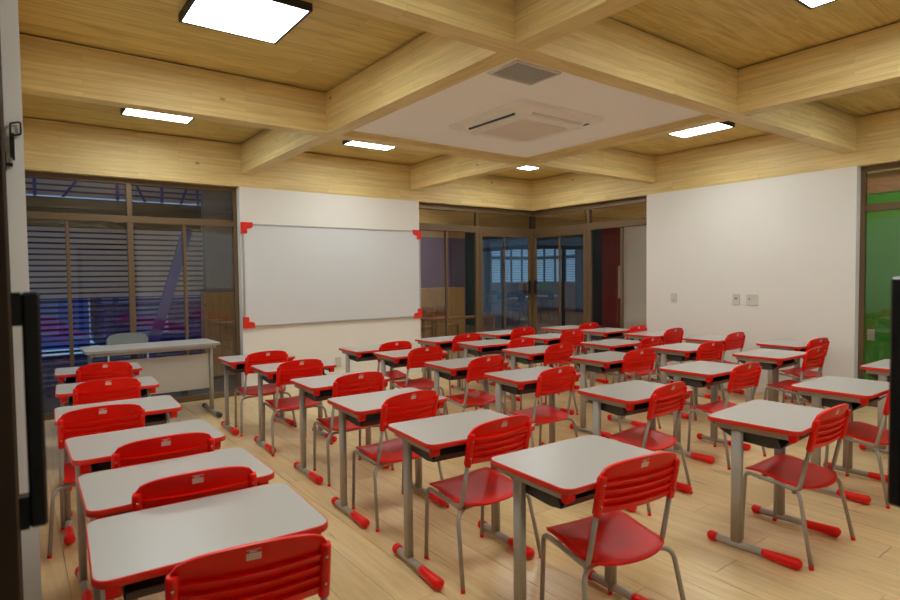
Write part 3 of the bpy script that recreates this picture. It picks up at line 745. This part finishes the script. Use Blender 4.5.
# ------------------------------------------------------------------ terrace outside window_1
def terrace():
    struct(bx('floor_terrace', 'concrete_dark', -9.5, -3.2, .31, 6.5, -.15, -.02))
    struct(bx('wall_terrace', 'hall_grey', -4.79, -3.3, 1.8, 1.95, -.02, 3.8))
    struct(bx('ceiling_terrace', 'ceiling_white', -9.0, -3.2, .205, 1.6, 3.2, 3.3))
    sc = thing('louvre_screen', 'metal louvre screen of horizontal slats outside the window behind the teacher desk', 'screen', (0, 2.0, 0))
    W0, W1 = -8.2, -4.66
    def slat(z, ang, h):
        c, s_ = math.cos(ang), math.sin(ang); t = .003
        p = [(-s_*h/2-c*t/2, c*h/2-s_*t/2), (-s_*h/2+c*t/2, c*h/2+s_*t/2), (s_*h/2+c*t/2, -c*h/2+s_*t/2), (s_*h/2-c*t/2, -c*h/2-s_*t/2)]
        return MB().prism(p[::-1], 'x', W0, W1)
    up = slat(0, math.radians(12), .048).mesh('slat', 'slat_metal'); lo = slat(0, math.radians(52), .052).mesh('slat', 'navy_steel_shade')
    lb = slat(0, math.radians(52), .052).mesh('slat', 'slat_metal')
    bk = MB().box(W0, W1, .030, .033, -.016, .016).mesh('gap_shade', 'navy_steel_shade')  # dark navy strip painted as the shade between slats
    z = .06
    while z < 2.14:
        link('slat', up if z > 1.20 else lo if z > .42 else lb, sc, (0, 0, z))
        if z > 1.2: link('gap_shade', bk, sc, (0, 0, z+.036))
        z += .072
    for x in (-8.1, -7.05, -5.9, -4.75): obj('post', MB().cbox(x-.03, x+.03, .07, .13, -.02, 2.16, .004), 'blue_steel', sc)
    obj('header_beam', MB().cbox(W0, W1, -.05, .12, 2.13, 2.48, .006), 'lamp_body', sc)
    obj('rail', MB().cbox(W0, W1, .03, .08, 1.17, 1.20, .004), 'blue_steel', sc)
    obj('brace', MB().cbox(-.07, .07, -.075, -.045, 0, 2.15, .004), 'blue_steel', sc)
    bo = [o for o in sc.children if o.name.startswith('brace')][0]; bo.location = (-5.62, 0, .05); bo.rotation_euler = (0, math.radians(17), 0)
    p = thing('louvre_canopy', 'upper slatted metal canopy with blue steel braces outside the window', 'canopy', (0, 2.4, 0))
    z = 2.58
    up2 = slat(0, math.radians(12), .052).mesh('slat', 'slat_metal')
    while z < 3.7:
        link('slat', up2, p, (0, 0, z)); link('gap_shade', bk, p, (0, 0, z+.039)); z += .078
    obj('edge_beam', MB().cbox(W0, W1, -.04, .04, 2.49, 2.53, .004), 'blue_steel', p)
    for x in (-6.75, -5.80, -5.23, -4.74): obj('post', MB().cbox(x-.02, x+.02, -.06, -.035, 2.53, 3.75, .004), 'blue_steel', p)
    for a, b in (((-6.45, 2.53), (-6.05, 3.1)), ((-5.45, 2.53), (-5.85, 3.4)), ((-4.98, 2.53), (-4.72, 3.2))): obj('brace', MB().tube([(a[0], -.05, a[1]), (b[0], -.05, b[1])], .018, 8), 'blue_steel', p)
    cb = thing('plywood_cupboard', 'plywood cupboard standing outside the window beside the white back wall', 'cupboard', (-4.25, 1.6, -.02))
    obj('body', MB().box(-.62, .8, -.02, .19, .05, 1.24), 'plywood', cb); obj('plinth', MB().box(-.58, .78, .0, .18, 0, .05), 'slot_dark', cb)
    for i in range(2): obj('door', MB().cbox(-.61+.7*i+.003, -.61+.7*(i+1)-.003, -.04, -.021, .06, 1.235, .003), 'plywood', cb)
    h = thing('terrace_fill_lamp', 'added unseen fill lamp under the terrace roof outside the left window', 'lamp', (-5.7, .75, 3.14))  # unseen lamp, added to brighten the louvre slats and plywood
    obj('housing', MB().box(-.21, .21, -.21, -.19, 0, .059).box(-.21, .21, .19, .21, 0, .059).box(-.21, -.19, -.19, .19, 0, .059).box(.19, .21, -.19, .19, 0, .059).box(-.19, .19, -.19, .19, .03, .059), 'lamp_body', h)
    obj('diffuser', MB().box(-.189, .189, -.189, .189, .004, .029), 'terrace_fill_glow', h)
    def block(name, label, mat, x0, x1, y0, y1, z1, wins, wm):
        o = thing(name, label, 'building', ((x0+x1)/2, y0, 0))
        w = (x1-x0)/2
        obj('wall', MB().box(-w, w, 0, y1-y0, -.15, z1), mat, o)
        for (a, b, c, d) in wins:
            f = obj('window', MB().cbox(a, b, -.04, -.001, c, d, .004), wm, o)
            obj('pane', MB().box(a+.06, b-.06, -.045, -.04, c+.06, d-.06), 'glass_clear', f)
        obj('cornice', MB().box(-w-.05, w+.05, -.12, -.001, z1-.18, z1), wm, o)
    block('neighbour_building', 'blue dusk-lit building beyond the terrace louvres', 'blue_facade', -9.0, -5.6, 9.0, 12., 1.6, [(-1.3, -.4, .2, 1.1), (.2, 1.1, .2, 1.1)], 'pale_facade')
    block('neighbour_building', 'plum-walled low building beyond the terrace louvres', 'plum_facade', -5.4, -2.6, 8.0, 11., 1.1, [(-.9, -.1, .2, .8)], 'pale_facade')
terrace()

# ------------------------------------------------------------------ hall and rooms beyond the glazed corner
def beyond():
    struct(bx('floor_hall', 'hall_floor', .305, 12.2, -9.0, 12.2, -.15, 0.0))
    struct(bx('floor_passage', 'hall_floor', -3.19, .30, .305, 5.5, -.15, 0.0))
    c = sempty('ceiling_hall')
    bx('deck_panel', 'pine_deck', .21, 12.2, -9.0, 12.2, 3.0, 3.1, c); bx('deck_panel', 'pine_deck', -3.3, .21, .21, 5.5, 3.0, 3.1, c)
    bx('beam', 'pine_beam_x', -3.3, 3.45, 3.3, 3.5, 2.5, 2.998, c); bx('beam', 'pine_beam_y', 3.3, 3.5, -9, 3.298, 2.5, 2.998, c)
    bx('beam', 'pine_beam_x', -3.3, 3.25, 1.6, 1.74, 2.65, 2.998, c); bx('beam', 'pine_beam_y', 1.6, 1.74, -9, 1.55, 2.65, 2.998, c)
    struct(bx('wall_purple', 'purple_paint', -3.3, 1.33, 3.5, 3.7, 0, 2.28))
    struct(bx('trim_3', 'plywood', -3.3, 1.33, 3.5, 3.7, 2.28, 2.5))
    struct(bx('wall_passage', 'hall_grey', -3.4, -3.3, .31, 3.5, 0, 3.0))
    struct(bx('wall_maroon', 'maroon_paint', 3.5, 3.7, .76, 1.34, 0, 2.5))
    struct(bx('wall_hall_white', 'white_paint', 3.5, 3.7, -3.0, .76, 0, 2.5))
    struct(bx('wall_green', 'green_paint', 1.75, 1.9, -9.0, -3.6, 0, 2.4))
    struct(bx('trim_2', 'brown_wood', 1.73, 1.92, -9.0, -3.6, 2.4, 3.0))
    pl = tag(link('switch_plate', None, None, (3.5, .84, 1.25)), 'tall cream plate on the dark red hall wall', 'switch')
    obj('cover_plate', MB().cbox(-.012, -.0005, -.06, .06, -.35, .35, .002), 'plate_white', pl)
    pl = tag(link('switch_plate', None, None, (1.75, -4.32, .60)), 'cream outlet plate on the green wall behind the window', 'switch')
    obj('cover_plate', MB().cbox(-.012, -.0005, -.04, .04, -.07, .07, .002), 'plate_white', pl)
    # plywood cupboard and wooden chair before the purple wall
    cb = thing('plywood_cupboard', 'pale plywood cupboard standing before the purple hall wall', 'cupboard', (-.45, 3.25, 0))
    obj('body', MB().box(-1.45, 1.38, -.2, .245, .05, 1.17), 'plywood', cb); obj('plinth', MB().box(-1.4, 1.3, -.17, .24, 0, .05), 'slot_dark', cb)
    for i in range(3): obj('door', MB().cbox(-1.44+.94*i+.004, -1.44+.94*(i+1)-.004, -.222, -.201, .06, 1.165, .003), 'plywood', cb)
    for (x, y, rz, l) in ((-.62, 2.35, 2.6, 'brown wooden chair before the plywood cupboard, nearer the whiteboard wall'), (.0, 2.45, 3.4, 'brown wooden chair before the plywood cupboard, beside the purple wall end')):
        ch = thing('wooden_chair', l, 'chair', (x, y, 0), rz, 'wooden chairs in the hall')
        obj('seat', MB().cbox(-.19, .19, -.18, .18, .42, .445, .006), 'brown_wood', ch)
        obj('backrest', MB().cbox(-.19, .19, -.19, -.168, .62, .82, .006), 'brown_wood', ch)
        for sx in (-1, 1):
            obj('leg', MB().cbox(sx*.17-.016, sx*.17+.016, .14, .172, 0, .42, .003), 'brown_wood', ch); obj('leg', MB().cbox(sx*.17-.016, sx*.17+.016, -.168, -.136, 0, .80, .003), 'brown_wood', ch)
    tb = thing('hall_table', 'narrow wooden table beside the wooden chairs in the hall', 'table', (-.2, 1.9, 0))
    obj('tabletop', MB().cbox(-.7, .9, -.2, .2, .60, .63, .004), 'brown_wood', tb)
    for sx in (-.64, .84):
        for sy in (-.15, .15): obj('leg', MB().cbox(sx-.02, sx+.02, sy-.02, sy+.02, 0, .60, .003), 'brown_wood', tb)
    # hall lamps, plus fill lamps added for the green wall and far room
    for (x, y, l) in ((-.9, 2.5, 'small square lamp on the hall ceiling before the purple wall'), (2.5, -1.6, 'small square lamp on the hall ceiling before the dark red wall'), (.95, -4.6, 'added square fill lamp on the passage ceiling before the green wall'), (7.0, 7.0, 'added square fill lamp on the far classroom ceiling')):
        h = thing('hall_lamp', l, 'lamp', (x, y, 2.94), 0, 'hall ceiling lamps')
        obj('housing', MB().box(-.21, .21, -.21, -.19, 0, .059).box(-.21, .21, .19, .21, 0, .059).box(-.21, -.19, -.19, .19, 0, .059).box(.19, .21, -.19, .19, 0, .059).box(-.19, .19, -.19, .19, .03, .059), 'lamp_body', h)
        obj('diffuser', MB().box(-.189, .189, -.189, .189, .004, .029), 'far_fill_glow' if x > 6 else 'passage_fill_glow' if y < -4 else 'hall_glow', h)
    # unlit classroom across the hall: glazing at its near corner, walls, corner windows at its far corner
    for nm, ax in (('window_9', 'x'), ('window_10', 'y')):
        w = sempty(nm); k = 3.5
        for a in (3.55, 4.62, 5.72): bar(w, 'mullion', ax, k, .06, a, a+.07, 0, 2.1, 'bronze_dark')
        bar(w, 'transom', ax, k, .06, 3.62, 5.72, 2.10, 2.2, 'bronze_dark'); bar(w, 'head_rail', ax, k, .06, 3.55, 5.79, 2.42, 2.5, 'bronze_dark')
        for a, b in ((3.62, 4.62), (4.69, 5.72)): pane(w, ax, k+.03, a, b, .0, 2.1, 'glass_tint')
        pane(w, ax, k+.03, 3.62, 5.72, 2.2, 2.42, 'glass_tint')
    struct(bx('wall_far_room_side', 'concrete_dark', 3.5, 3.7, 5.8, 12.2, 0, 3.0)); struct(bx('wall_far_room_front', 'concrete_dark', 5.8, 12.2, 3.5, 3.7, 0, 3.0))
    struct(bx('wall_far_room_back', 'concrete_dark', 3.7, 8.2, 10.5, 10.7, 0, 3.0)); struct(bx('wall_far_room_end', 'concrete_dark', 10.5, 10.7, 3.7, 8.2, 0, 3.0))
    for nm, ax in (('window_11', 'x'), ('window_12', 'y')):
        w = sempty(nm); k = 10.55
        for a in (8.2, 8.75, 9.3, 9.9, 10.45): bar(w, 'mullion', ax, k, .06, a, a+.06, .9, 2.5, 'bronze_dark')
        bar(w, 'transom', ax, k-.01, .07, 8.2, 10.52, 2.08, 2.2, 'bronze_dark'); bar(w, 'head_rail', ax, k-.01, .07, 8.2, 10.52, 2.5, 2.995, 'bronze_dark'); bar(w, 'sill_rail', ax, k-.01, .07, 8.2, 10.52, .82, .9, 'bronze_dark')
        pane(w, ax, k+.03, 8.26, 10.45, .9, 2.08, 'glass_clear'); pane(w, ax, k+.03, 8.26, 10.45, 2.2, 2.5, 'glass_clear')
        p = bx('spandrel', 'plywood', *((8.2, 10.5, k-.03, k) if ax == 'x' else (k-.03, k, 8.2, 10.5)), .0, 1.15, w)
    for nm, ax, lab in (('louvre_blind', 'x', 'thin dark louvres outside the far classroom back window'), ('louvre_blind', 'y', 'thin dark louvres outside the far classroom end window')):
        b = thing(nm, lab, 'louvre', (0, 0, 0))
        z = .95
        m = MB()
        m = (MB().box(8.0, 11.28, 11.3, 11.33, 0, .022) if ax == 'x' else MB().box(11.3, 11.33, 8.0, 11.28, 0, .022)).mesh('slat', 'dark_chair')
        while z < 2.55: link('slat', m, b, (0, 0, z)); z += .10
        for q in (8.05, 11.2): obj('post', MB().box(*((q-.03, q+.03, 11.33, 11.38) if ax == 'x' else (11.33, 11.38, q-.03, q+.03)), 0, 2.6), 'dark_chair', b)
    # dark desks and chairs in the unlit classroom
    r = tag(link('dark_table', None), 't', 'table')
    obj('tabletop', MB().prism(rrect(-.6, .6, -.3, .3, .03), 'z', .70, .725), 'laminate_grey', r)
    for sx in (-.53, .53):
        for sy in (-.24, .24): obj('leg', MB().tube([(sx, sy, 0), (sx, sy, .70)], .018, 8), 'grey_steel', r)
    tabs = [(5.6, 6.3, .5, 'grey table in the unlit far classroom, by its doorway'), (7.4, 6.9, -.7, 'grey table in the unlit far classroom, towards the end window'), (6.9, 8.4, .2, 'grey table in the unlit far classroom, towards the back window')]
    for i, (x, y, a, l) in enumerate(tabs):
        o = r if i == 0 else copy_tree(r); o.location = (x, y, 0); o.rotation_euler = (0, 0, a); tag(o, l, 'table', 'tables in the far classroom')
    kc = make_chair('dark_chair', 'grey_steel', 'dark_chair', False)
    pos = [(4.9, 5.35, .4, 'by its doorway'), (5.75, 7.2, 3.4, 'behind the doorway table'), (6.55, 5.75, 1.0, 'beside the doorway table'), (7.9, 8.0, 2.5, 'behind the end-window table'), (6.5, 7.45, -.4, 'before the back-window table'), (7.3, 9.35, 2.9, 'behind the back-window table')]
    for i, (x, y, a, l) in enumerate(pos):
        o = kc if i == 0 else copy_tree(kc); o.location = (x, y, 0); o.rotation_euler = (0, 0, a); o.scale = (1.15, 1.15, 1.18)
        tag(o, 'black plastic chair in the unlit far classroom, '+l, 'chair', 'chairs in the far classroom')
    for (x, y, m, n, l) in ((9.3, 9.75, 'yellow_plastic', 'yellow_chair', 'yellow plastic chair before the far classroom back window'), (9.85, 9.2, 'green_plastic', 'green_chair', 'green plastic chair before the far classroom end window')):
        o = make_chair(m, 'grey_steel', n, False); o.location = (x, y, 0); o.rotation_euler = (0, 0, PI*.75); o.scale = (1.3, 1.3, 1.55); tag(o, l, 'chair')
beyond()

def entrance_hall():
    """hall outside the entrance corner, behind the camera position"""
    struct(obj('floor_entrance', MB().box(-10.6, -7.305, -10.6, -2.0, -.15, 0).box(-7.305, -2.0, -10.6, -7.305, -.15, 0), 'concrete_dark'))
    struct(obj('ceiling_entrance', MB().box(-10.6, -7.19, -10.6, -2.0, 3.0, 3.1).box(-7.19, -2.0, -10.6, -7.13, 3.0, 3.1), 'pine_deck'))
    struct(bx('wall_entrance_side', 'white_paint', -10.8, -10.6, -10.8, -2.0, 0, 3.0)); struct(bx('wall_entrance_rear', 'white_paint', -10.6, -2.0, -10.8, -10.6, 0, 3.0))
    struct(bx('wall_entrance_end', 'white_paint', -10.6, -7.19, -2.0, -1.8, 0, 3.0)); struct(bx('wall_entrance_close', 'white_paint', -2.0, -1.8, -10.8, -7.13, 0, 3.0))
    for (x, y, l) in ((-8.9, -5.2, 'small square lamp on the entrance hall ceiling beside the open left leaf'), (-5.2, -8.8, 'small square lamp on the entrance hall ceiling behind the near wall')):
        h = thing('hall_lamp', l, 'lamp', (x, y, 2.94), 0, 'hall ceiling lamps')
        obj('housing', MB().box(-.21, .21, -.21, -.19, 0, .059).box(-.21, .21, .19, .21, 0, .059).box(-.21, -.19, -.19, .19, 0, .059).box(.19, .21, -.19, .19, 0, .059).box(-.19, .19, -.19, .19, .03, .059), 'lamp_body', h)
        obj('diffuser', MB().box(-.189, .189, -.189, .189, .004, .029), 'hall_glow', h)
entrance_hall()
